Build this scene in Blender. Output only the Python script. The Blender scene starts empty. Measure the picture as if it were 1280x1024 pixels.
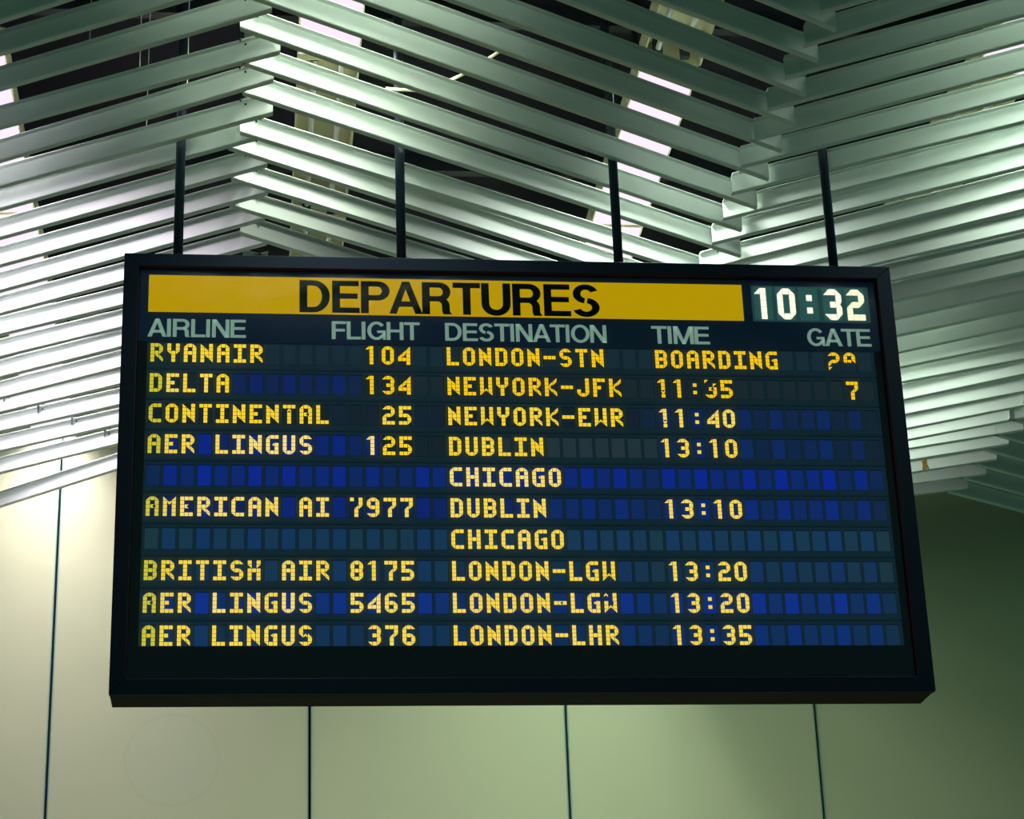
import bpy, bmesh, math, random
from mathutils import Vector, Matrix
random.seed(7)
SC = bpy.context.scene
COL = SC.collection
EYE = 1.6                       # eye height; all z values below are metres above the floor

# ------------------------------------------------------------------ camera
cam_d = bpy.data.cameras.new('camera'); cam = bpy.data.objects.new('camera', cam_d); COL.objects.link(cam)
yaw, pitch, roll = 0.1238, 0.3918, -0.0369
F = Vector((math.sin(yaw)*math.cos(pitch), math.cos(yaw)*math.cos(pitch), math.sin(pitch)))
Rt = Vector((math.cos(yaw), -math.sin(yaw), 0)); Up = Rt.cross(F)
r2 = Rt*math.cos(roll) + Up*math.sin(roll); u2 = -Rt*math.sin(roll) + Up*math.cos(roll)
M3 = Matrix((r2, u2, -F)).transposed()
cam.matrix_world = Matrix.Translation((0, 0, EYE)) @ M3.to_4x4()
cam_d.sensor_width = 36; cam_d.lens = 78.17; cam_d.clip_end = 200
SC.camera = cam

# ------------------------------------------------------------------ world, exposure
SC.view_settings.view_transform = 'Standard'; SC.view_settings.look = 'None'
SC.view_settings.gamma = 1; SC.view_settings.use_curve_mapping = False
SC.view_settings.exposure = 0.0
W = bpy.data.worlds.new('hall_light'); SC.world = W; W.use_nodes = True
bg = W.node_tree.nodes['Background']; bg.inputs[0].default_value = (0.22, 0.60, 0.46, 1); bg.inputs[1].default_value = 0.34

# ------------------------------------------------------------------ light of the strip fittings
XS = [-1.215, 0.295, 1.79, 3.29]            # the four rows of ceiling light
ZT = 6.70                                   # underside of the fittings
STARTS = [6.8, 8.33, 9.84, 11.34]           # fitting modules along a row
LIT = [[0, 1, 1, 1], [1, 0, 0, 0], [0, 1, 1, 1], [1, 0, 1, 0]]
TINT = [(1.0, 0.86, 1.0), (0.90, 1.0, 0.84), (0.88, 1.0, 0.88), (0.84, 1.0, 0.84)]
POW = [56, 52, 60, 46]
SPR = [140, 124, 128, 132]
KF = [[1, 1, 1, .85], [1, 1, 1, 1], [1, 1, 1, .8], [1, 1, .55, 1]]
def fitting_light(x, y, i, k):
    ld = bpy.data.lights.new('strip_lamp', 'AREA'); ld.shape = 'RECTANGLE'; ld.size = 0.24; ld.size_y = 1.46
    ld.energy = POW[i]*KF[i][k]; ld.color = TINT[i]; ld.spread = math.radians(SPR[i])
    o = bpy.data.objects.new('strip_lamp', ld); o.location = (x, y + 0.75, ZT - 0.004); COL.objects.link(o)
    return o
for i, x in enumerate(XS):
    for k, y in enumerate(STARTS):
        if LIT[i][k]: fitting_light(x, y, i, k)

# ------------------------------------------------------------------ materials
def mat(name, col, rough=0.5, metal=0.0, emit=None, es=1.0, spec=0.5, bump=0, noise=0, nscale=8, coat=0):
    m = bpy.data.materials.new(name); m.use_nodes = True; nt = m.node_tree; b = nt.nodes['Principled BSDF']
    b.inputs['Base Color'].default_value = (*col, 1); b.inputs['Roughness'].default_value = rough
    b.inputs['Metallic'].default_value = metal; b.inputs['Specular IOR Level'].default_value = spec
    if coat: b.inputs['Coat Weight'].default_value = coat
    if emit: b.inputs['Emission Color'].default_value = (*emit, 1); b.inputs['Emission Strength'].default_value = es
    if noise or bump:
        g = nt.nodes.new('ShaderNodeNewGeometry'); n = nt.nodes.new('ShaderNodeTexNoise')
        n.inputs['Scale'].default_value = nscale; n.inputs['Detail'].default_value = 6
        nt.links.new(g.outputs['Position'], n.inputs['Vector'])
        if noise:
            mx = nt.nodes.new('ShaderNodeMix'); mx.data_type = 'RGBA'
            mx.inputs['A'].default_value = (*[c*(1-noise) for c in col], 1); mx.inputs['B'].default_value = (*[min(1, c*(1+noise)) for c in col], 1)
            nt.links.new(n.outputs['Fac'], mx.inputs['Factor']); nt.links.new(mx.outputs['Result'], b.inputs['Base Color'])
        if bump:
            n2 = nt.nodes.new('ShaderNodeTexNoise'); n2.inputs['Scale'].default_value = 120
            nt.links.new(g.outputs['Position'], n2.inputs['Vector'])
            bp = nt.nodes.new('ShaderNodeBump'); bp.inputs['Strength'].default_value = bump; bp.inputs['Distance'].default_value = 0.002
            nt.links.new(n2.outputs['Fac'], bp.inputs['Height']); nt.links.new(bp.outputs['Normal'], b.inputs['Normal'])
    return m
M_slat = mat('slat_paint', (0.755, 0.82, 0.77), 0.42, noise=0.05, nscale=3, bump=0.05)
M_soffit = mat('dark_soffit', (0.010, 0.009, 0.013), 0.9, spec=0.1, noise=0.4, nscale=2)
M_black = mat('black_metal', (0.010, 0.012, 0.016), 0.5, spec=0.3)
M_clip = mat('clip_steel', (0.02, 0.035, 0.035), 0.6, spec=0.15)
M_wire = mat('hanger_wire', (0.5, 0.52, 0.4), 0.4, 0.3)
M_cable = mat('cream_cable', (0.75, 0.70, 0.45), 0.5)
M_house = mat('fitting_cream', (0.62, 0.60, 0.36), 0.5, noise=0.06)
M_diff = mat('lit_diffuser', (0.05, 0.04, 0.05), 0.6, spec=0.1, emit=(1.0, 0.80, 0.98), es=1.0)
M_tube = mat('unlit_tube', (0.8, 0.8, 0.78), 0.25)
M_pole = mat('pole_black', (0.016, 0.026, 0.042), 0.35, 0.3, noise=0.35, nscale=30)
M_frame = mat('board_frame', (0.005, 0.011, 0.022), 0.55, spec=0.05, noise=0.15, nscale=6)
M_case = mat('board_case', (0.014, 0.002, 0.003), 0.5, spec=0.03, noise=0.4, nscale=5)
M_reveal = mat('frame_reveal', (0.035, 0.006, 0.012), 0.6, spec=0.2)
M_head = mat('header_strip', (0.05, 0.09, 0.26), 0.6, spec=0.1)
M_bezel = mat('display_bezel', (0.15, 0.21, 0.40), 0.6, spec=0.15, noise=0.12, nscale=2)
M_groove = mat('bezel_groove', (0.02, 0.06, 0.07), 0.7, spec=0.1)
M_foot = mat('blank_strip', (0.030, 0.017, 0.042), 0.5, spec=0.1)
M_banner = mat('banner_panel', (0.12, 0.08, 0.0), 0.5, emit=(0.50, 0.325, 0.001), es=0.88, spec=0.1)
M_blet = mat('banner_lettering', (0.006, 0.014, 0.022), 0.6, spec=0.1)
M_hlet = mat('heading_lettering', (0.35, 0.55, 0.45), 0.5, emit=(0.17, 0.245, 0.205), es=0.85, spec=0.1)
M_clockp = mat('clock_panel', (0.05, 0.16, 0.16), 0.5, emit=(0.014, 0.055, 0.058), es=0.6, spec=0.2)
M_clockc = mat('clock_cell', (0.05, 0.16, 0.16), 0.5, emit=(0.024, 0.095, 0.092), es=0.65, spec=0.2)
M_tape = mat('rust_scrap', (0.36, 0.20, 0.02), 0.8, noise=0.8, nscale=90)
M_joint = mat('joint_backing', (0.008, 0.02, 0.026), 0.8, spec=0.1)  # dark backing that shows in the open panel joints
M_jside = mat('joint_edging', (0.18, 0.32, 0.24), 0.5)

def wall_material():
    m = mat('wall_panel_paint', (0.66, 0.64, 0.37), 0.55, bump=0.05, spec=0.25); nt = m.node_tree; b = nt.nodes['Principled BSDF']
    g = nt.nodes.new('ShaderNodeNewGeometry')
    n = nt.nodes.new('ShaderNodeTexNoise'); n.inputs['Scale'].default_value = 1.3; n.inputs['Detail'].default_value = 8
    nt.links.new(g.outputs['Position'], n.inputs['Vector'])
    mx = nt.nodes.new('ShaderNodeMix'); mx.data_type = 'RGBA'
    mx.inputs['A'].default_value = (0.395, 0.43, 0.26, 1); mx.inputs['B'].default_value = (0.44, 0.48, 0.295, 1)
    nt.links.new(n.outputs['Fac'], mx.inputs['Factor'])
    # the pale round ghost of a removed sign
    d = nt.nodes.new('ShaderNodeVectorMath'); d.operation = 'DISTANCE'; d.inputs[1].default_value = (-0.463, 12.75, 3.097+EYE)
    nt.links.new(g.outputs['Position'], d.inputs[0])
    def ring(lo, mid, hi, amp):
        r = nt.nodes.new('ShaderNodeValToRGB'); e = r.color_ramp.elements
        e[0].position = lo; e[0].color = (0, 0, 0, 1); e[1].position = hi; e[1].color = (0, 0, 0, 1)
        k = r.color_ramp.elements.new(mid); k.color = (amp, amp, amp, 1)
        nt.links.new(d.outputs['Value'], r.inputs['Fac']); return r
    r1 = ring(0.245, 0.262, 0.285, 1.0)
    fl = nt.nodes.new('ShaderNodeMath'); fl.operation = 'LESS_THAN'; fl.inputs[1].default_value = 0.262
    nt.links.new(d.outputs['Value'], fl.inputs[0])
    m2 = nt.nodes.new('ShaderNodeMix'); m2.data_type = 'RGBA'; m2.inputs['B'].default_value = (0.34, 0.385, 0.235, 1)
    sc = nt.nodes.new('ShaderNodeMath'); sc.operation = 'MULTIPLY'; sc.inputs[1].default_value = 0.35
    nt.links.new(r1.outputs['Color'], sc.inputs[0]); nt.links.new(sc.outputs[0], m2.inputs['Factor']); nt.links.new(mx.outputs['Result'], m2.inputs['A'])
    m3 = nt.nodes.new('ShaderNodeMix'); m3.data_type = 'RGBA'; m3.inputs['B'].default_value = (0.40, 0.455, 0.30, 1)
    s2 = nt.nodes.new('ShaderNodeMath'); s2.operation = 'MULTIPLY'; s2.inputs[1].default_value = 0.5
    nt.links.new(fl.outputs[0], s2.inputs[0]); nt.links.new(s2.outputs[0], m3.inputs['Factor']); nt.links.new(m2.outputs['Result'], m3.inputs['A'])
    nt.links.new(m3.outputs['Result'], b.inputs['Base Color'])
    return m
M_wall = wall_material()

def objcol(name, dim_center=False, base=0.25, diffuse=None):
    """a backlit display element: the colour of its backlight is set on each object"""
    m = bpy.data.materials.new(name); m.use_nodes = True; nt = m.node_tree; b = nt.nodes['Principled BSDF']
    oi = nt.nodes.new('ShaderNodeObjectInfo'); out = oi.outputs['Color']
    b.inputs['Roughness'].default_value = 0.5; b.inputs['Specular IOR Level'].default_value = 0.1
    b.inputs['Base Color'].default_value = (*(diffuse or (base*0.9, base*0.8, base*0.2)), 1)
    if dim_center:
        tc = nt.nodes.new('ShaderNodeTexCoord'); sp = nt.nodes.new('ShaderNodeSeparateXYZ'); nt.links.new(tc.outputs['Object'], sp.inputs[0])
        ds = []
        for ax, per in (('X', dim_center[0]), ('Z', dim_center[1])):
            a = nt.nodes.new('ShaderNodeMath'); a.operation = 'DIVIDE'; a.inputs[1].default_value = per; nt.links.new(sp.outputs[ax], a.inputs[0])
            f = nt.nodes.new('ShaderNodeMath'); f.operation = 'FRACT'; nt.links.new(a.outputs[0], f.inputs[0])
            s = nt.nodes.new('ShaderNodeMath'); s.operation = 'SUBTRACT'; s.inputs[1].default_value = 0.5; nt.links.new(f.outputs[0], s.inputs[0])
            p = nt.nodes.new('ShaderNodeMath'); p.operation = 'POWER'; p.inputs[1].default_value = 2; nt.links.new(s.outputs[0], p.inputs[0]); ds.append(p)
        ad = nt.nodes.new('ShaderNodeMath'); ad.operation = 'ADD'; nt.links.new(ds[0].outputs[0], ad.inputs[0]); nt.links.new(ds[1].outputs[0], ad.inputs[1])
        mr = nt.nodes.new('ShaderNodeMapRange'); mr.inputs['From Min'].default_value = 0.0; mr.inputs['From Max'].default_value = 0.035
        mr.inputs['To Min'].default_value = 0.62; mr.inputs['To Max'].default_value = 1.0; nt.links.new(ad.outputs[0], mr.inputs['Value'])
        vm = nt.nodes.new('ShaderNodeVectorMath'); vm.operation = 'SCALE'; nt.links.new(out, vm.inputs[0]); nt.links.new(mr.outputs[0], vm.inputs['Scale']); out = vm.outputs[0]
    nt.links.new(out, b.inputs['Emission Color']); b.inputs['Emission Strength'].default_value = 1.0
    return m
PX, PZ = 0.0166, 0.0160          # one segment of a character (3 x 5)
M_seg = objcol('lit_segment', (PX, PZ))
M_cell = objcol('backlit_cell', diffuse=(0.03, 0.05, 0.09))
CPX, CPZ = 0.0252, 0.0282
M_cseg = objcol('clock_segment', (CPX, CPZ), 0.9)

# ------------------------------------------------------------------ mesh helpers
def link(name, bm, mats, parent=None, kind=None, color=None, loc=None):
    me = bpy.data.meshes.new(name); bm.to_mesh(me); bm.free()
    for m in (mats if isinstance(mats, (list, tuple)) else [mats]): me.materials.append(m)
    o = bpy.data.objects.new(name, me); COL.objects.link(o)
    if parent: o.parent = parent
    if kind: o['kind'] = kind
    if color: o.color = color
    if loc: o.location = loc
    return o
def share(name, me, parent, loc, color=None, kind=None):
    o = bpy.data.objects.new(name, me); COL.objects.link(o); o.parent = parent; o.location = loc
    if color: o.color = color
    if kind: o['kind'] = kind
    return o
def box(bm, x0, y0, z0, x1, y1, z1, mi=0, bev=0):
    r = bmesh.ops.create_cube(bm, size=1.0); vs = r['verts']
    for v in vs:
        v.co = Vector((x0+(x1-x0)*(v.co.x+.5), y0+(y1-y0)*(v.co.y+.5), z0+(z1-z0)*(v.co.z+.5)))
    fs = {f for v in vs for f in v.link_faces}
    for f in fs: f.material_index = mi
    if bev:
        es = list({e for v in vs for e in v.link_edges})
        bmesh.ops.bevel(bm, geom=es, offset=bev, segments=1, affect='EDGES')
def prism(bm, pts, y0, y1, mi=0):
    """a flat outline in x,z given thickness from y0 (front) to y1 (back)"""
    a = [bm.verts.new((x, y0, z)) for x, z in pts]; b = [bm.verts.new((x, y1, z)) for x, z in pts]
    n = len(pts); fs = [bm.faces.new(a), bm.faces.new(b[::-1])]
    for i in range(n): fs.append(bm.faces.new((a[i], b[i], b[(i+1) % n], a[(i+1) % n])))
    for f in fs: f.material_index = mi
def tube(bm, p, q, r, seg=12, mi=0, r1=None):
    p, q = Vector(p), Vector(q); d = q-p
    res = bmesh.ops.create_cone(bm, cap_ends=True, segments=seg, radius1=r, radius2=r1 if r1 else r, depth=d.length)
    Mx = Matrix.Translation((p+q)/2) @ d.to_track_quat('Z', 'Y').to_matrix().to_4x4()
    bmesh.ops.transform(bm, matrix=Mx, verts=res['verts'])
    for v in res['verts']:
        for f in v.link_faces: f.material_index = mi
def empty(name, loc):
    o = bpy.data.objects.new(name, None); o.location = loc; COL.objects.link(o); return o

# ------------------------------------------------------------------ the setting
YW = 12.75; ZS = 7.55
bm = bmesh.new(); box(bm, -6, 3.2, ZS, 9, 13.1, ZS+0.15)
ceiling = link('ceiling', bm, M_soffit, kind='structure')
M_floor = mat('hall_floor', (0.10, 0.13, 0.11), 0.4, noise=0.15, nscale=2)
bm = bmesh.new(); box(bm, -14, -16, -0.1, 16, YW+0.2, 0); link('floor', bm, M_floor, kind='structure')
bm = bmesh.new(); box(bm, -6, YW+0.035, 0, 9, YW+0.2, ZS)
wall = link('wall_back', bm, M_joint, kind='structure')
seams = [-5.70, -4.19, -2.68, -1.168, 0.3275, 1.840, 3.352, 4.86, 6.37, 7.88]
for a, b_ in zip(seams[:-1], seams[1:]):
    bm = bmesh.new(); box(bm, a+0.0075, YW, 0.02, b_-0.0075, YW+0.034, ZS-0.01, bev=0.003)
    link('wall_panel', bm, M_wall, wall)
for s in seams[1:-1]:
    for sg in (-1, 1):
        bm = bmesh.new(); x0 = s+sg*0.0076; x1 = s+sg*0.0145
        box(bm, min(x0, x1), YW-0.004, 0.02, max(x0, x1), YW-0.0002, ZS-0.01)
        link('joint_edging', bm, M_jside, wall)

# carrier rails above the slats and cross battens under the soffit
for x, ye in ((-2.08, YW), (-0.05, YW), (2.12, YW), (4.17, 11.5)):
    bm = bmesh.new(); box(bm, x-0.012, 5.6, 6.235, x+0.012, ye, 6.262)
    link('carrier_rail', bm, M_black, ceiling)
for y in (6.2, 7.7, 9.2, 10.7, 12.2):
    bm = bmesh.new(); box(bm, -5.5, y-0.03, ZS-0.10, 8.5, y+0.03, ZS)
    link('soffit_batten', bm, M_black, ceiling)

# ------------------------------------------------------------------ the louvre slats (bottom rear edge lines, metres)
L = [(-0.953,7.171,-0.665,6.992),(-0.976,7.398,-0.366,7.041),(-1.002,7.658,0.041,7.037),(-1.032,7.958,0.075,7.328),(-1.059,8.234,0.053,7.536),(-1.081,8.458,0.052,7.789),(-1.102,8.662,-0.020,7.999),(-1.129,8.935,0.034,8.219),(-1.156,9.210,0.039,8.462),(-1.183,9.476,0.027,8.700),(-1.208,9.729,0.038,8.936),(-1.231,9.962,-0.629,9.607),(-1.258,10.228,-0.652,9.861),(-1.283,10.482,-0.664,10.091),(-1.311,10.755,-0.676,10.339),(-1.330,10.946,-0.691,10.553),(-1.356,11.211,-0.705,10.822),(-1.385,11.498,-0.723,11.095),(-1.418,11.832,-0.740,11.374),(-1.473,12.383,-0.767,11.760)]
Mz = [(1.807,6.851,2.165,7.056),(1.455,6.896,2.150,7.281),(1.073,6.893,2.164,7.540),(0.806,7.000,2.169,7.770),(0.373,6.962,2.166,7.993),(-0.035,6.956,2.164,8.239),(-0.076,7.169,2.170,8.503),(-0.067,7.417,2.147,8.720),(-0.068,7.636,2.196,8.975),(-0.078,7.950,1.597,8.919),(-0.127,8.078,1.428,9.036),(-0.116,8.341,1.002,9.024),(-0.125,8.584,0.617,9.029),(-0.080,8.842,0.176,9.010)]
Rz = [(2.075,6.945,2.261,6.825),(2.070,7.175,2.603,6.805),(2.045,7.412,2.859,6.911),(2.031,7.663,2.919,7.092),(2.027,7.905,2.985,7.290),(2.019,8.139,3.051,7.490),(2.032,8.375,3.064,7.734),(2.041,8.616,3.182,7.885),(2.038,8.855,3.245,8.074),(2.704,8.686,3.312,8.278),(2.754,8.878,3.373,8.463),(2.831,9.041,3.438,8.656),(2.972,9.206,3.457,8.899),(3.041,9.421,3.578,9.078),(3.101,9.620,3.644,9.279),(3.166,9.818,3.709,9.475),(3.232,10.023,3.776,9.676),(3.292,10.211,3.840,9.871),(3.354,10.404,3.911,10.085),(3.429,10.640,3.976,10.279),(3.496,10.840,4.051,10.506),(3.561,11.044,4.115,10.699),(3.614,11.209,4.171,10.868),(3.661,11.341,4.220,11.052),(3.715,11.519,4.204,11.263),(3.779,11.717,4.210,11.499),(3.839,11.901,4.221,11.731),(3.895,12.078,4.181,11.961)]
ZB = 4.5 + EYE
FL, WEB, TH = 0.025, 0.081, 0.0025       # flange width, web height, sheet thickness
# section (u = towards the viewer, v = up): lower flange at the back, web, upper flange to the front
SEC = [(0.000, 0.0025), (0.0012, 0.0), (FL-0.001, 0.0), (FL+TH, 0.0035), (FL+TH, WEB-0.004), (FL+TH+0.002, WEB-TH), (2*FL, WEB-TH), (2*FL+0.0005, WEB-0.001), (2*FL, WEB),
       (FL+0.002, WEB), (FL, WEB-0.003), (FL, TH+0.001), (FL-0.001, TH), (0.0014, TH+0.0025), (0, TH+0.0025)]
def slat(x0, y0, x1, y1, clip_x=(), dz0=0, dz1=0):
    """slat from its left end (x0,y0) to its right end (x1,y1)"""
    A = Vector((x0, y0, ZB+dz0)); B = Vector((x1, y1, ZB+dz1)); d = (B-A); ln = d.length; d.normalize()
    u = Vector((d.y, -d.x, 0)).normalized()       # towards the viewer (-Y side)
    if u.y > 0: u = -u
    v = Vector((0, 0, 1))
    bm = bmesh.new(); ra = []; rb = []
    for (a, b) in SEC:
        # ends are cut along the ridge line, parallel to the Y axis
        k = u.x/d.x*a
        ra.append(bm.verts.new(u*a + v*b - d*k)); rb.append(bm.verts.new(u*a + v*b + d*(ln-k)))
    n = len(SEC)
    for i in range(n): bm.faces.new((ra[i], ra[(i+1) % n], rb[(i+1) % n], rb[i]))
    bm.faces.new(ra[::-1]); bm.faces.new(rb)
    bmesh.ops.recalc_face_normals(bm, faces=bm.faces)
    s = link('slat', bm, M_slat, ceiling, loc=A)
    for cx in clip_x:
        t = (cx-x0)/(x1-x0)
        if not 0 <= t <= 1: continue
        P = u*(FL*0.5) + d*(ln*t)
        bm = bmesh.new()
        box(bm, P.x-0.006, P.y-0.012, WEB-0.022, P.x+0.006, P.y+0.012, 0.135-dz0)
        box(bm, P.x-0.010, P.y-0.020, WEB+0.0005, P.x+0.010, P.y+0.020, WEB+0.006)
        tube(bm, (P.x, P.y-0.012, WEB-0.012), (P.x, P.y-0.020, WEB-0.012), 0.005, 6)
        # hook tongue folded over the front of the slat
        hh, hw = (0.046, 0.007) if cx in (-1.276, -1.116, -0.952, -0.787) else (0.017, 0.006)
        Q = u*(2*FL+0.002) + d*(ln*t); w0 = d*hw; w1 = d*(hw*0.35)
        top = WEB+0.004; pts = [Q-w0+v*top, Q+w0+v*top, Q+w1+v*(top-hh), Q-w1*0.2+v*(top-hh)]
        f = [bm.verts.new(p) for p in pts]; g = [bm.verts.new(p+u*0.004) for p in pts]
        bm.faces.new(f); bm.faces.new(g[::-1])
        for i in range(4): bm.faces.new((f[i], g[i], g[(i+1) % 4], f[(i+1) % 4]))
        link('slat_clip', bm, M_clip, s)
    return s
def hang_wire(s, x):
    """thin hanger wire from a slat to the soffit"""
    me = s.data; vs = [v.co for v in me.vertices]; xm = x - s.location.x
    a, b = vs[20], vs[21]; t = (xm-a.x)/(b.x-a.x); p = a.lerp(b, t); p.y += 0.008; p.z -= 0.01
    bm = bmesh.new(); tube(bm, p, (p.x, p.y, ZS-s.location.z), 0.0022, 6); link('hanger_wire', bm, M_wire, s)
def ext(seg, xa, xb):
    x0, y0, x1, y1 = seg; m = (y1-y0)/(x1-x0)
    ya, yb = y0+m*(xa-x0), y0+m*(xb-x0)
    lim = YW-0.03
    if ya > lim: xa += (lim-ya)/m; ya = lim
    if yb > lim: xb += (lim-yb)/m; yb = lim
    return xa, ya, xb, yb
T30 = math.tan(math.radians(30.5))
# left field: runs down to the right towards the first ridge
for k in (2, 1): L.insert(0, (-1.0, 7.2+0.24*(-3+k), -0.5, 7.2+0.24*(-3+k)-0.5*T30))
for i, s in enumerate(L):
    xe = s[2] if 3 < i < 13 else 0.045
    o = slat(*ext(s, -2.06, xe), clip_x=(-0.05,)+({17: (-1.276,), 18: (-1.116,), 19: (-0.952,), 20: (-0.787,)}.get(i, ())))
    if i in (4, 5, 6, 7): hang_wire(o, {4: -0.648, 5: -0.468, 6: -0.286, 7: -0.46}[i])
# middle field
for k in range(1, 3): Mz.insert(0, (1.8, 6.851-0.24*k, 2.16, 7.058-0.24*k))
y = 9.875
for k in range(1, 13): Mz.append((0.5, y+0.24*k-1.0*T30, 1.5, y+0.24*k))
for i, s in enumerate(Mz):
    x0 = s[0] if s[0] < 0 else -0.07
    x1 = s[2] if s[2] > 2.1 else 2.165
    e = ext(s, x0, x1)
    if e[2]-e[0] > 0.15: slat(*e, clip_x=(-0.02, 2.12))
# right field
for k in (1, 2): Rz.insert(0, (2.075, 6.945-0.24*k, 2.5, 6.945-0.24*k-0.425*T30))
tape_slat = None
for i, s in enumerate(Rz):
    x0 = s[0] if s[0] < 2.1 else 2.035
    x1 = s[2] if i >= 26 else 4.22
    if i in (28, 29): x1 = s[2]
    if i >= 25 and s[0] > 2.1:      # measured directions flatten near the wall: keep the measured end, run back to the ridge
        pass
    e = ext(s, x0, x1)
    o = slat(*e, clip_x=(2.12, 4.17))
    if i == 27: tape_slat = (o, e)
# field to the left of the first one, just outside the frame
for k in range(24):
    yy = 7.25+0.24*k
    e = ext((-4.2, yy-2.1*T30, -2.1, yy), -4.2, -2.03)
    if e[2]-e[0] > 0.3 and e[1] > 5.4: slat(*e, clip_x=(-2.08,))
# field beyond the second ridge, seen only at the right edge
for yy in (9.93, 10.17, 10.41, 10.65, 10.89, 11.13, 11.35, 11.57, 11.80, 12.04):
    slat(*ext((4.1, yy, 5.1, yy+T30), 4.085, 6.1), clip_x=(4.17,))

# rust-brown scrap stuck on one slat
o, e = tape_slat
a = Vector(o.data.vertices[6].co); b = Vector(o.data.vertices[7].co); dirn = (b-a).normalized()
t0 = (3.828-o.location.x-a.x)/dirn.x
u = Vector((dirn.y, -dirn.x, 0)); u = u if u.y < 0 else -u
bm = bmesh.new(); prof = [(0, 0.001), (0.004, 0.030), (0.000, 0.058), (0.010, 0.055), (0.018, 0.060), (0.031, 0.059), (0.029, 0.030), (0.038, 0.012), (0.040, 0.001), (0.026, 0.006), (0.014, -0.001)]
fr = [bm.verts.new(a+dirn*(t0+p)+Vector((0, 0, q))+u*0.0035) for p, q in prof]; bk = [bm.verts.new(a+dirn*(t0+p)+Vector((0, 0, q))+u*0.0003) for p, q in prof]
bm.faces.new(fr); bm.faces.new(bk[::-1])
for i in range(len(prof)): j = (i+1) % len(prof); bm.faces.new((fr[i], bk[i], bk[j], fr[j]))
bmesh.ops.recalc_face_normals(bm, faces=bm.faces)
sc_ = link('peeling_scrap', bm, M_tape, o); sc_['label'] = 'rust-brown peeling scrap on the slat'

# ------------------------------------------------------------------ strip light fittings above the slats
def fitting(x, y, lit, label):
    r = empty('strip_light', (x, y+0.75, ZT)); r['label'] = label; r['category'] = 'ceiling light'; r['group'] = 'strip lights above the louvre slats'
    hw, hl, h = 0.131, 0.746, 0.11
    bm = bmesh.new()
    for sg in (-1, 1):
        box(bm, sg*hw-0.003, -hl, 0, sg*hw+0.003, hl, h)
        box(bm, -hw+0.003, sg*hl-(0.006 if sg > 0 else 0), 0, hw-0.003, sg*hl+(0.006 if sg < 0 else 0), h)
    box(bm, -hw, -hl, h, hw, hl, h+0.006)
    link('housing', bm, M_house, r)
    bm = bmesh.new(); box(bm, -0.012, -0.012, h+0.006, 0.012, 0.012, ZS-ZT); link('hanger', bm, M_black, r)
    if lit:
        bm = bmesh.new(); box(bm, -hw+0.004, -hl+0.006, 0.002, hw-0.004, hl-0.006, 0.006); link('diffuser', bm, M_diff, r)
    else:
        for sx in (-0.06, 0.06):
            bm = bmesh.new(); tube(bm, (sx, -hl+0.05, 0.055), (sx, hl-0.05, 0.055), 0.013, 12); link('tube', bm, M_tube, r)
            for sy in (-1, 1):
                bm = bmesh.new(); yy = sy*(hl-0.03); box(bm, sx-0.02, yy-0.018, 0.02, sx+0.02, yy+0.018, h-0.001, bev=0.003); link('tube_holder', bm, M_clip, r)
rows = ['leftmost', 'second from the left', 'third from the left', 'rightmost']
ords = ['first', 'second', 'third', 'fourth']
for i, x in enumerate(XS):
    for k, y in enumerate(STARTS):
        st = 'glowing pink-white' if LIT[i][k] else 'unlit cream'
        where = ['nearest the viewer', 'second from the front', 'third from the front', 'farthest, by the back wall'][k]
        if i == 0 and k == 0: continue
        fitting(x, y, LIT[i][k], '%s strip light, %s row, %s' % (st, rows[i], where))

# drooping cream cable over the middle slats
cp = [Vector(p) for p in ((0.97, 7.39, 6.198), (0.922, 7.433, 6.205), (0.808, 7.589, 6.20), (0.653, 7.727, 6.195), (0.50, 7.72, 6.20))]
bm = bmesh.new()
for p, q in zip(cp[:-1], cp[1:]): tube(bm, p, q, 0.006, 8)
co = link('hanging_cable', bm, M_cable)
co['label'] = 'thin cream cable drooping in the dark above the middle slats'; co['category'] = 'cable'

# ------------------------------------------------------------------ the departures board
BX0, BX1, BZ0, BZ1 = -0.5255, 2.5813, 2.1886+EYE, 3.9848+EYE
IX0, IX1, IZ0, IZ1 = -0.4668, 2.5221, 2.2466+EYE, 3.9299+EYE
BC = ((BX0+BX1)/2, 8.1, BZ0)
board = empty('departure_board', BC)
board['label'] = 'large black-framed airport departures board hung from four dark poles'; board['category'] = 'departures board'
def bl(name, bm, m, par=board, **k):
    for v in bm.verts: v.co -= Vector(BC)
    return link(name, bm, m, par, **k)
# frame: four mitred members
def member(pts_out, pts_in):
    bm = bmesh.new(); f, b = 8.0, 8.0275
    (a, c), (d, e) = pts_out, pts_in
    v = [bm.verts.new((x, y, z)) for y in (f, b) for x, z in (a, c, e, d)]
    fs = [bm.faces.new([v[0], v[1], v[2], v[3]]), bm.faces.new([v[4], v[7], v[6], v[5]]), bm.faces.new([v[0], v[4], v[5], v[1]]),
          bm.faces.new([v[1], v[5], v[6], v[2]]), bm.faces.new([v[2], v[6], v[7], v[3]]), bm.faces.new([v[3], v[7], v[4], v[0]])]
    bmesh.ops.recalc_face_normals(bm, faces=bm.faces)
    bm.faces.ensure_lookup_table(); bm.faces[4].material_index = 1
    bmesh.ops.bevel(bm, geom=[ed for ed in bm.edges], offset=0.0018, segments=1, affect='EDGES')
    bl('frame_member', bm, [M_frame, M_reveal])
O_ = [(BX0, BZ0), (BX1, BZ0), (BX1, BZ1), (BX0, BZ1)]; I_ = [(IX0, IZ0), (IX1, IZ0), (IX1, IZ1), (IX0, IZ1)]
for i in range(4):
    j = (i+1) % 4; member((O_[i], O_[j]), (I_[i], I_[j]))
bm = bmesh.new(); box(bm, BX0+0.002, 8.045, BZ0+0.002, BX1-0.002, 8.196, BZ1-0.002, bev=0.002)
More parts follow.
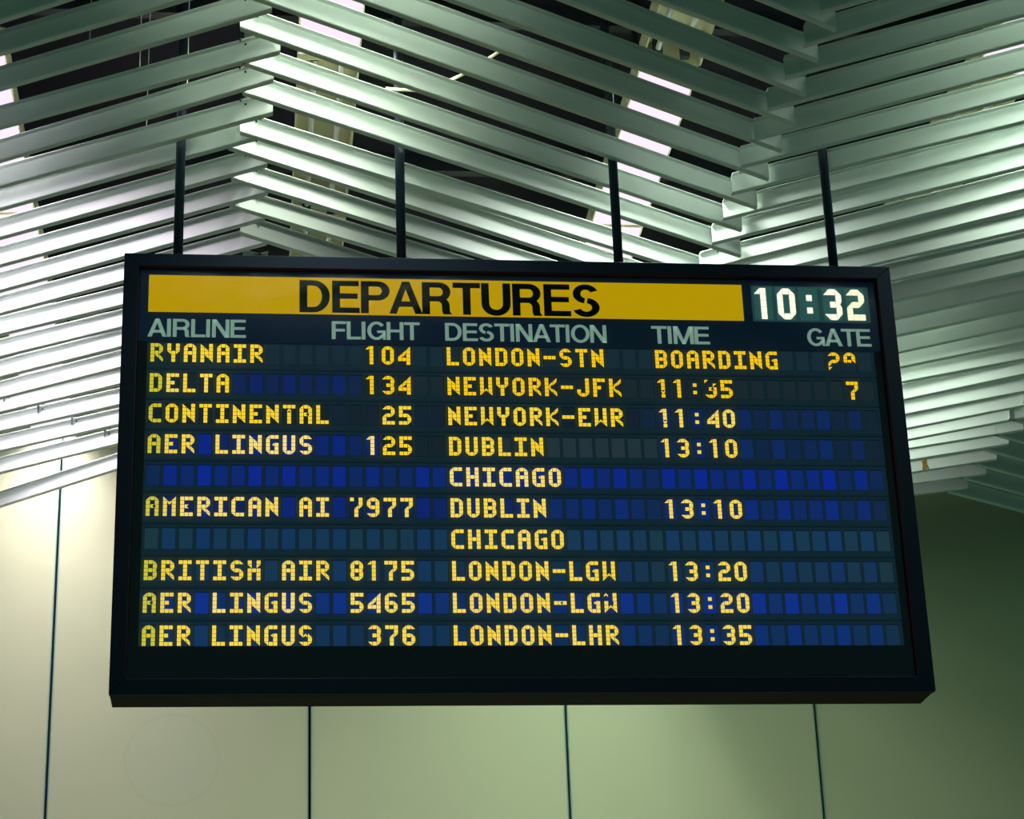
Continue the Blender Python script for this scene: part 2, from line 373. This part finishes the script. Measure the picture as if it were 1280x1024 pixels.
for x in (BX0+0.002, BX1-0.062): box(bm, x, 8.0275, BZ0+0.002, x+0.06, 8.045, BZ1-0.002)
for z in (BZ0+0.002, BZ1-0.054): box(bm, BX0+0.062, 8.0275, z, BX1-0.062, 8.045, z+0.052)
bl('case', bm, M_case)
SY = 8.032                      # front face of the display field
# dark header and foot strips, bezel field
bm = bmesh.new(); box(bm, IX0, SY, 3.616+EYE, IX1, 8.0448, IZ1); bl('header_strip', bm, M_head)
bm = bmesh.new(); box(bm, IX0, SY-0.002, IZ0, IX1, 8.0448, 2.378+EYE); bl('blank_strip', bm, M_foot)
for x0, x1 in ((IX0, -0.4265), (2.487, IX1)):
    bm = bmesh.new(); box(bm, x0, SY-0.002, 2.378+EYE, x1, 8.0448, 3.616+EYE); bl('side_strip', bm, M_foot)
# glint on the lower inner lip, painted in as a thin teal strip
bm = bmesh.new(); box(bm, IX0, 8.0272, IZ0, IX1, 8.0300, IZ0+0.0022); bl('lip_glint', bm, mat('lip_glint', (0.03, 0.35, 0.42), 0.35))

# yellow banner and its lettering
bm = bmesh.new(); box(bm, -0.4275, SY-0.003, 3.7445+EYE, 1.9605, SY, 3.9045+EYE)
banner = bl('banner', bm, M_banner); banner['label'] = 'backlit yellow banner reading DEPARTURES'

def arc(cx, cz, rx, rz, sx, sz, a0, a1, n=14):
    out = []; 
    for i in range(n):
        t0 = math.radians(a0+(a1-a0)*i/n); t1 = math.radians(a0+(a1-a0)*(i+1)/n)
        q = []
        for t, k in ((t0, 1), (t1, 1), (t1, 0), (t0, 0)):
            r_x = rx if k else rx-sx; r_z = rz if k else rz-sz
            q.append((cx+r_x*math.cos(t), cz+r_z*math.sin(t)))
        out.append(q)
    return out
def rc(x0, z0, x1, z1): return [(x0, z0), (x1, z0), (x1, z1), (x0, z1)]
S_, T_ = 0.19, 0.15
def letter(c):
    s, t = S_, T_
    if c == 'D': return [rc(.04, 0, .04+s, 1), rc(.04+s, 0, .42, t), rc(.04+s, 1-t, .42, 1)]+arc(.42, .5, .45, .5, s, t, -90, 90), .93
    if c == 'E': return [rc(.04, 0, .04+s, 1), rc(.04+s, 0, .79, t), rc(.04+s, 1-t, .77, 1), rc(.04+s, .44, .74, .44+t)], .82
    if c == 'F': return [rc(.04, 0, .04+s, 1), rc(.04+s, 1-t, .74, 1), rc(.04+s, .43, .68, .43+t)], .76
    if c in 'PR':
        q = [rc(.04, 0, .04+s, 1), rc(.04+s, 1-t, .5, 1), rc(.04+s, .40, .5, .40+t)]+arc(.5, .70, .33, .30, s, t, -90, 90)
        if c == 'P': return q, .85
        return q+arc(.50, .27, .30, .28, s, t, 0, 80, 6)+[rc(.80-s, .10, .80, .27), [(.80-s, .10), (.80, .10), (.86, 0), (.86-s-.02, 0)]], .91
    if c == 'A': return [[(0, 0), (.2, 0), (.535, 1), (.36, 1)], [(.71, 0), (.91, 0), (.56, 1), (.375, 1)], rc(.20, .22, .72, .22+t)], .90
    if c == 'T': return [rc(.02, 1-t, .78, 1), rc(.40-s/2, 0, .40+s/2, 1-t)], .79
    if c == 'U': return [rc(.05, .36, .05+s, 1), rc(.86-s, .36, .86, 1)]+arc(.455, .36, .405, .38, s, t+.02, 180, 360), .91
    if c == 'S': return arc(.43, .7125, .36, .3, s, t, 22, 262)+arc(.43, .2875, .38, .3, s, t, -160, 82), .86
    if c == 'I': return [rc(.06, 0, .06+s, 1)], .31
    if c == 'L': return [rc(.04, 0, .04+s, 1), rc(.04+s, 0, .72, t)], .73
    if c == 'N': return [rc(.04, 0, .04+s, 1), rc(.87-s, 0, .87, 1), [(.04, 1), (.26, 1), (.87, 0), (.65, 0)]], .92
    if c == 'O': return arc(.5, .5, .47, .515, s, t, 0, 360, 28), 1.0
    if c == 'G': return arc(.49, .5, .45, .515, s, t, 38, 325, 24)+[rc(.52, .38, .93, .38+t-.01), rc(.80, 0, .93, .38), rc(.76, .2, .93, .38)], .98
    if c == 'H': return [rc(.04, 0, .04+s, 1), rc(.86-s, 0, .86, 1), rc(.04+s, .43, .86-s, .43+t)], .91
    if c == 'M': return [rc(.04, 0, .04+s, 1), rc(1.03-s, 0, 1.03, 1), [(.04, 1), (.27, 1), (.62, 0), (.45, 0)], [(1.03, 1), (.80, 1), (.45, 0), (.62, 0)]], 1.07
def lettering(text, x0, x1, z0, h, y0, y1):
    tot = sum(letter(c)[1] for c in text); kx = (x1-x0)/tot; bm = bmesh.new(); x = x0
    for c in text:
        polys, w = letter(c)
        for p in polys: prism(bm, [(x+(a*1.045-0.01)*kx, z0+b*h) for a, b in p], y0, y1)
        x += w*kx
    bmesh.ops.recalc_face_normals(bm, faces=bm.faces)
    return bm
S_, T_ = 0.215, 0.165
bl('banner_lettering', lettering('DEPARTURES', 0.160, 1.374, 3.751+EYE, 0.1415, SY-0.0045, SY-0.0031), M_blet, board)
S_, T_ = 0.185, 0.148
for t_, a, b_ in (('AIRLINE', -0.427, -0.044), ('FLIGHT', 0.290, 0.640), ('DESTINATION', 0.740, 1.394), ('TIME', 1.575, 1.814), ('GATE', 2.214, 2.482)):
    bl('heading', lettering(t_, a, b_, 3.6375+EYE, 0.0775, SY-0.0012, SY+0.0005), M_hlet)

# character shapes: 3 x 5 segments.  # full, a b c d = full corner at lower right / lower left / upper right / upper left
G = {
'O': 'a#b #.# #.# #.# c#d', '0': 'a#b #.# #.# #.# c#d', 'L': '#.. #.. #.. #.. ###', 'N': 'b.# #b# ### #c# #.c', 'D': '##b #.# #.# #.# ##d',
'E': '### #.. ##. #.. ###', 'W': '#.# #.# #.# #^# d.c', 'Y': '#.# #.# c#d .#. .#.', 'R': '##b #.# ##d #cb #.c', 'A': 'a#b #.# ### #.# #.#',
'K': '#.a #ad #<. #cb #.c', 'J': '..# ..# ..# #.# c#d', 'F': '### #.. ##. #.. #..', 'T': '### .#. .#. .#. .#.', 'I': '### .#. .#. .#. ###',
'S': 'a#b #.. c#b ..# c#d', 'B': '##b #.# ##n #.# ##d', 'G': 'a## #.. #.g #.# c##', 'C': 'a## #.. #.. #.. c##', 'H': '#.# #.# ### #.# #.#',
'M': 'b.a #v# #.# #.# #.#', 'U': '#.# #.# #.# #.# c#d', '1': 'a#. .#. .#. .#. .#.', '2': 'a#b ..# a#d #.. ###', '3': 'a#b ..# .#n ..# c#d',
'4': '..a .a# ad# ### ..#', '5': '### #.. ##b ..# ##d', '6': 'a#b #.. ##b #.# c#d', '7': '### ..# .ad .#. .#.', '8': 'a#b #.# m#n #.# c#d',
'9': 'a#b #.# c## ..# c#d', '-': '... ... ### ... ...', ':': '... .#. ... .#. ...',
'!': 'a#b ..# a#d d.. d..',      # stuck 2 of the first gate
'@': 'a#b #.# wwc ... ...',      # stuck 9 of the first gate
'%': '#.# c.d ### #.# #.#',      # H with missing corners
'&': '^.# ..# #.m #^# d.c',      # W with a missing corner
'*': '... ... #k# ... ...',      # dash with a notch
'+': 'd.. ..d .km ..# c#d',      # 3 with missing segments
'$': 'a#. .#. .#. .v. .#.',      # 1 with a notch
'?': '#.# ..# .ad .#. .#.',      # 7 with a gap in its bar
'q': 'a#b #.# #km #.# #.#', 'e': '### #.. #k. #.. ###', 's': 'a#b #.. c^b ..# c#d', 't': '### .^. .#. .#. .#.',
}
SH = {'w': [(0, .5), (.25, .05), (.5, .45), (.8, .0), (1, .35), (1, 1), (0, 1)], '#': [(0, 0), (1, 0), (1, 1), (0, 1)], 'a': [(0, 0), (1, 0), (1, 1)], 'b': [(0, 0), (1, 0), (0, 1)], 'c': [(0, 1), (1, 0), (1, 1)], 'd': [(0, 0), (1, 1), (0, 1)],
      '^': [(0, 0), (.5, .45), (1, 0), (1, .45), (.5, 1), (0, .45)], 'v': [(0, .55), (.3, .0), (.7, 0), (1, .55), (1, 1), (.5, .55), (0, 1)],
      '<': [(0, 0), (.65, 0), (.2, .5), (.65, 1), (0, 1)], 'n': [(0, 0), (1, 0), (.7, .5), (1, 1), (0, 1)], 'm': [(0, 0), (1, 0), (1, 1), (0, 1), (.3, .5)],
      'g': None, 'k': [(0, 0), (1, 0), (.45, .5), (1, 1), (0, 1)]}
def glyph_bm(ch, px, pz, gap=0.065, y=-0.001, thick=0.0008):
    bm = bmesh.new()
    for r, row in enumerate(G[ch].split()):
        for c, s in enumerate(row):
            if s == '.': continue
            def put(poly, c=c): 
                q = [((c+gap+(1-2*gap)*a)*px, (4-r+gap+(1-2*gap)*b)*pz) for a, b in poly]
                prism(bm, q, y-thick, y)
            if s == 'g': put(SH['#']); put([(0.45, .5), (1.0, .05), (1.0, .95)], c-1)
            else: put(SH[s])
    bmesh.ops.recalc_face_normals(bm, faces=bm.faces)
    return bm
MESH = {'w': [(0, .5), (.25, .05), (.5, .45), (.8, .0), (1, .35), (1, 1), (0, 1)], }
def glyph_mesh(ch):
    if ch not in MESH:
        bm = glyph_bm(ch, PX, PZ); me = bpy.data.meshes.new('character'); bm.to_mesh(me); bm.free(); me.materials.append(M_seg); MESH[ch] = me
    return MESH[ch]
CW, CH = 0.0505, 0.0805
bm = bmesh.new(); box(bm, 0, 0, 0, CW, 0.0045, CH); cell_me = bpy.data.meshes.new('display_cell'); bm.to_mesh(cell_me); bm.free(); cell_me.materials.append(M_cell)

rows_txt = [
 {0: 'RYANAIR', 13: '104', 18: 'LONDON-STN', 31: 'BOARDING', 42: '!@'},
 {0: 'DELTA', 13: '134', 18: 'NEWYORK-JFK', 31: '$1:+5', 43: '7'},
 {0: 'CONTINENtqL', 14: '25', 18: 'NEWYORK-EWR', 31: '$1:40'},
 {0: 'AER LINGUS', 13: '125', 18: 'DUBLIN', 31: '13:10'},
 {18: 'CHICAGO'},
 {0: 'qMeRICAN AI', 12: '?977', 18: 'DUBLIN', 31: '13:10'},
 {18: 'CHICAGO'},
 {0: 'BRITIS% AIR', 12: '8175', 18: 'LONDON-LGW', 31: '13:20'},
 {0: 'qER LINGUS', 12: '5465', 18: 'LONDON*LG&', 31: '13:20'},
 {0: 'AER LINGUs', 13: '376', 18: 'LONDON-LHR', 31: '13:35'},
]
colfac = [.15, .75, .45, 1, .6, .6, .95, .5, .9, .6, .65, .85, .35, .7, .35, .4, .85, .6, .5, .75, .5, .6, .85, .6, .6, .6, .85, .5, .85, .55, .3, .9, .55, .95, .6, .6, .95, .5, 1, .55, .7, 1, .35, .75, .15]
def srgb(c):
    return tuple(((v/255)/12.92 if v/255 <= 0.04045 else ((v/255+0.055)/1.055)**2.4) for v in c)
def lerp(a, b, t): return tuple(a[i]+(b[i]-a[i])*t for i in range(3))
lo_hi = [((24, 46, 56), (24, 46, 60)), ((26, 38, 46), (30, 42, 50)), ((20, 32, 46), (14, 40, 105)), ((20, 30, 44), (12, 42, 110)), ((16, 40, 78), (8, 40, 165)),
         ((20, 40, 72), (12, 44, 138)), ((32, 62, 68), (22, 62, 112)), ((32, 60, 66), (20, 54, 108)), ((22, 50, 76), (12, 52, 160)), ((22, 50, 72), (12, 50, 130))]
def cell_color(r, c):
    lo, hi = lo_hi[r]; f = colfac[c]
    if r == 0: f = 0.5 if not 7 <= c <= 12 else 0.8
    if r == 1:
        if 5 <= c <= 12: lo, hi = (22, 36, 60), (14, 36, 112)
        else: f = 0.4
    if r == 2 and c < 30: lo, hi = (18, 28, 40), (20, 32, 52)
    if r == 3:
        if c < 14: lo, hi = (14, 34, 74), (8, 36, 150)
        elif c < 18: lo, hi = (20, 28, 38), (22, 32, 44)
        elif c < 31: lo, hi = (34, 50, 60), (44, 58, 66)
    if r == 5 and c < 18: lo, hi = (14, 30, 64), (10, 36, 140)
    if r in (6, 7, 9) and c < 18: hi = (18, 58, 108)
    col = srgb(lerp(lo, hi, f))
    return (*[v*0.66 for v in col], 1)
def glyph_color(r, c):
    pale = (250, 224, 138); yel = (246, 206, 34); grn = (165, 172, 22)
    t = 0.15
    if r == 0 or r == 1: t = 0.0 if c > 12 else 0.15
    if r == 1 and c in (3, 1): t = 0.55
    if r == 2: t = 0.05 if c < 30 else 0.45
    if r == 3: t = 0.75 if c in (5, 6, 7, 8, 9, 13) else (0.35 if c < 12 else 0.05)
    if r == 4: t = 0.75 if c < 23 else 0.6
    if r == 5: t = 0.5
    if r == 6: t = 0.35
    if r == 7: t = 0.25
    if r == 8: t = 0.75 if c in (4, 6, 8, 13) else 0.35
    if r == 9: t = 0.35
    if 30 < c < 36 and r > 1: t = max(t, 0.3)
    t = min(1, max(0, t+random.uniform(-0.12, 0.15)))
    k = lerp(yel, pale, t)
    if r in (0, 1) and 12 < c: k = (244, 196, 4)
    if c == 0: k = lerp(k, grn, 0.55)
    if c == 1: k = lerp(k, grn, 0.12)
    return (*[v*1.08 for v in srgb(k)], 1)
X0c, P_ = -0.4150, 0.06447
for r in range(10):
    zb = 3.5295 - r*0.12775 + EYE      # base line of the characters
    ztop = 3.616+EYE if r == 0 else zb+0.1035
    zbot = zb-0.0242 if r < 9 else 2.378+EYE
    bm = bmesh.new(); F_ = SY
    box(bm, -0.4265, F_+0.006, zbot, 2.487, 8.0448, ztop)                    # back plate
    box(bm, -0.4265, F_, zbot, 2.487, F_+0.006, min(zb-0.0035, zbot+0.0206) if r < 9 else zbot+0.0004)   # sill
    if r: 
        box(bm, -0.4265, F_, zb+0.0835, 2.487, F_+0.006, zb+0.0945)          # lintel
        box(bm, -0.4265, F_+0.0015, zb+0.0985, 2.487, F_+0.006, ztop)
    row = bl('display_row', bm, M_bezel)
    xs = [X0c+c*P_ for c in range(46)]
    # mullions between the cells
    bm = bmesh.new()
    for c in range(46):
        a = -0.4265 if c == 0 else xs[c-1]+CW+0.0012; b_ = xs[c]-0.0012 if c < 45 else 2.487
        box(bm, a, F_+0.0004, zb-0.003, b_, F_+0.006, zb+0.0835)
    mu = bl('mullions', bm, M_bezel, row); mu['kind'] = 'stuff'
    def local(x, y, z): return (x-BC[0], y-BC[1], z-BC[2])
    chars = {}
    for st, tx in rows_txt[r].items():
        for k, ch in enumerate(tx):
            if ch != ' ': chars[st+k] = ch
    for c in range(45):
        nm = 'character_cell' if c in chars else ('dark_cell' if (r < 2) else 'blue_cell')
        cc = cell_color(r, c)
        if c in chars: cc = (cc[0]*0.8, cc[1]*0.8, cc[2]*0.8, 1)
        share(nm, cell_me, row, local(xs[c], F_+0.0012, zb-0.0008), cc)
        if c in chars:
            ch = chars[c]
            share('character', glyph_mesh(ch), row, local(xs[c]+0.0005, F_+0.0006, zb), glyph_color(r, c))

# clock
CX0, CX1, CZ0, CZ1 = 1.9985, 2.4885, 3.7425+EYE, 3.9035+EYE
bm = bmesh.new(); box(bm, CX0, SY-0.001, CZ0, CX1, SY, CZ1); clock = bl('clock_panel', bm, M_clockp); clock['label'] = 'clock window showing 10:32 in white segments'
cm = {}
for ch, gx, cx0, cx1 in (('1', 2.0095, 2.008, 2.085), ('0', 2.1045, 2.1, 2.178), (':', 2.2005, 2.196, 2.275), ('3', 2.2985, 2.295, 2.372), ('2', 2.3935, 2.39, 2.467)):
    bm = bmesh.new(); box(bm, cx0, SY-0.0022, CZ0+0.008, cx1, SY-0.001, CZ1-0.006); bl('clock_cell', bm, M_clockc, clock)
    bm = glyph_bm(ch, CPX, CPZ, gap=0.03, y=0, thick=0.001); me = bpy.data.meshes.new('clock_digit'); bm.to_mesh(me); bm.free(); me.materials.append(M_cseg)
    share('clock_digit', me, clock, (gx-BC[0], SY-0.0023-BC[1], CZ0+0.0095-BC[2]), (0.92, 0.84, 0.82, 1) if ch != '2' else (0.86, 0.82, 0.66, 1))

# glass pane in front of the display
m = bpy.data.materials.new('pane_glass'); m.use_nodes = True; nt = m.node_tree
for n in list(nt.nodes): nt.nodes.remove(n)
o_ = nt.nodes.new('ShaderNodeOutputMaterial'); tr = nt.nodes.new('ShaderNodeBsdfTransparent'); gl = nt.nodes.new('ShaderNodeBsdfGlossy'); fr = nt.nodes.new('ShaderNodeFresnel'); mx = nt.nodes.new('ShaderNodeMixShader')
gl.inputs['Roughness'].default_value = 0.08; fr.inputs['IOR'].default_value = 1.35
nt.links.new(fr.outputs[0], mx.inputs[0]); nt.links.new(tr.outputs[0], mx.inputs[1]); nt.links.new(gl.outputs[0], mx.inputs[2]); nt.links.new(mx.outputs[0], o_.inputs[0])
bm = bmesh.new(); vs = [bm.verts.new((x, 8.0268, z)) for x, z in ((IX0, IZ0), (IX1, IZ0), (IX1, IZ1), (IX0, IZ1))]; bm.faces.new(vs)
bl('glass_pane', bm, m)

# hanging poles with collars
for x in (-0.320, 0.5785, 1.472, 2.3775):
    bm = bmesh.new(); tube(bm, (x, 8.105, BZ1-0.004), (x, 8.105, ZS), 0.0195, 20)
    for f in bm.faces: f.smooth = len(f.verts) == 4
    pl = bl('support_pole', bm, M_pole)
    bm = bmesh.new(); tube(bm, (x, 8.105, BZ1-0.003), (x, 8.105, BZ1+0.008), 0.028, 20); tube(bm, (x, 8.105, BZ1+0.008), (x, 8.105, BZ1+0.03), 0.023, 20)
    bl('pole_collar', bm, M_pole, pl)
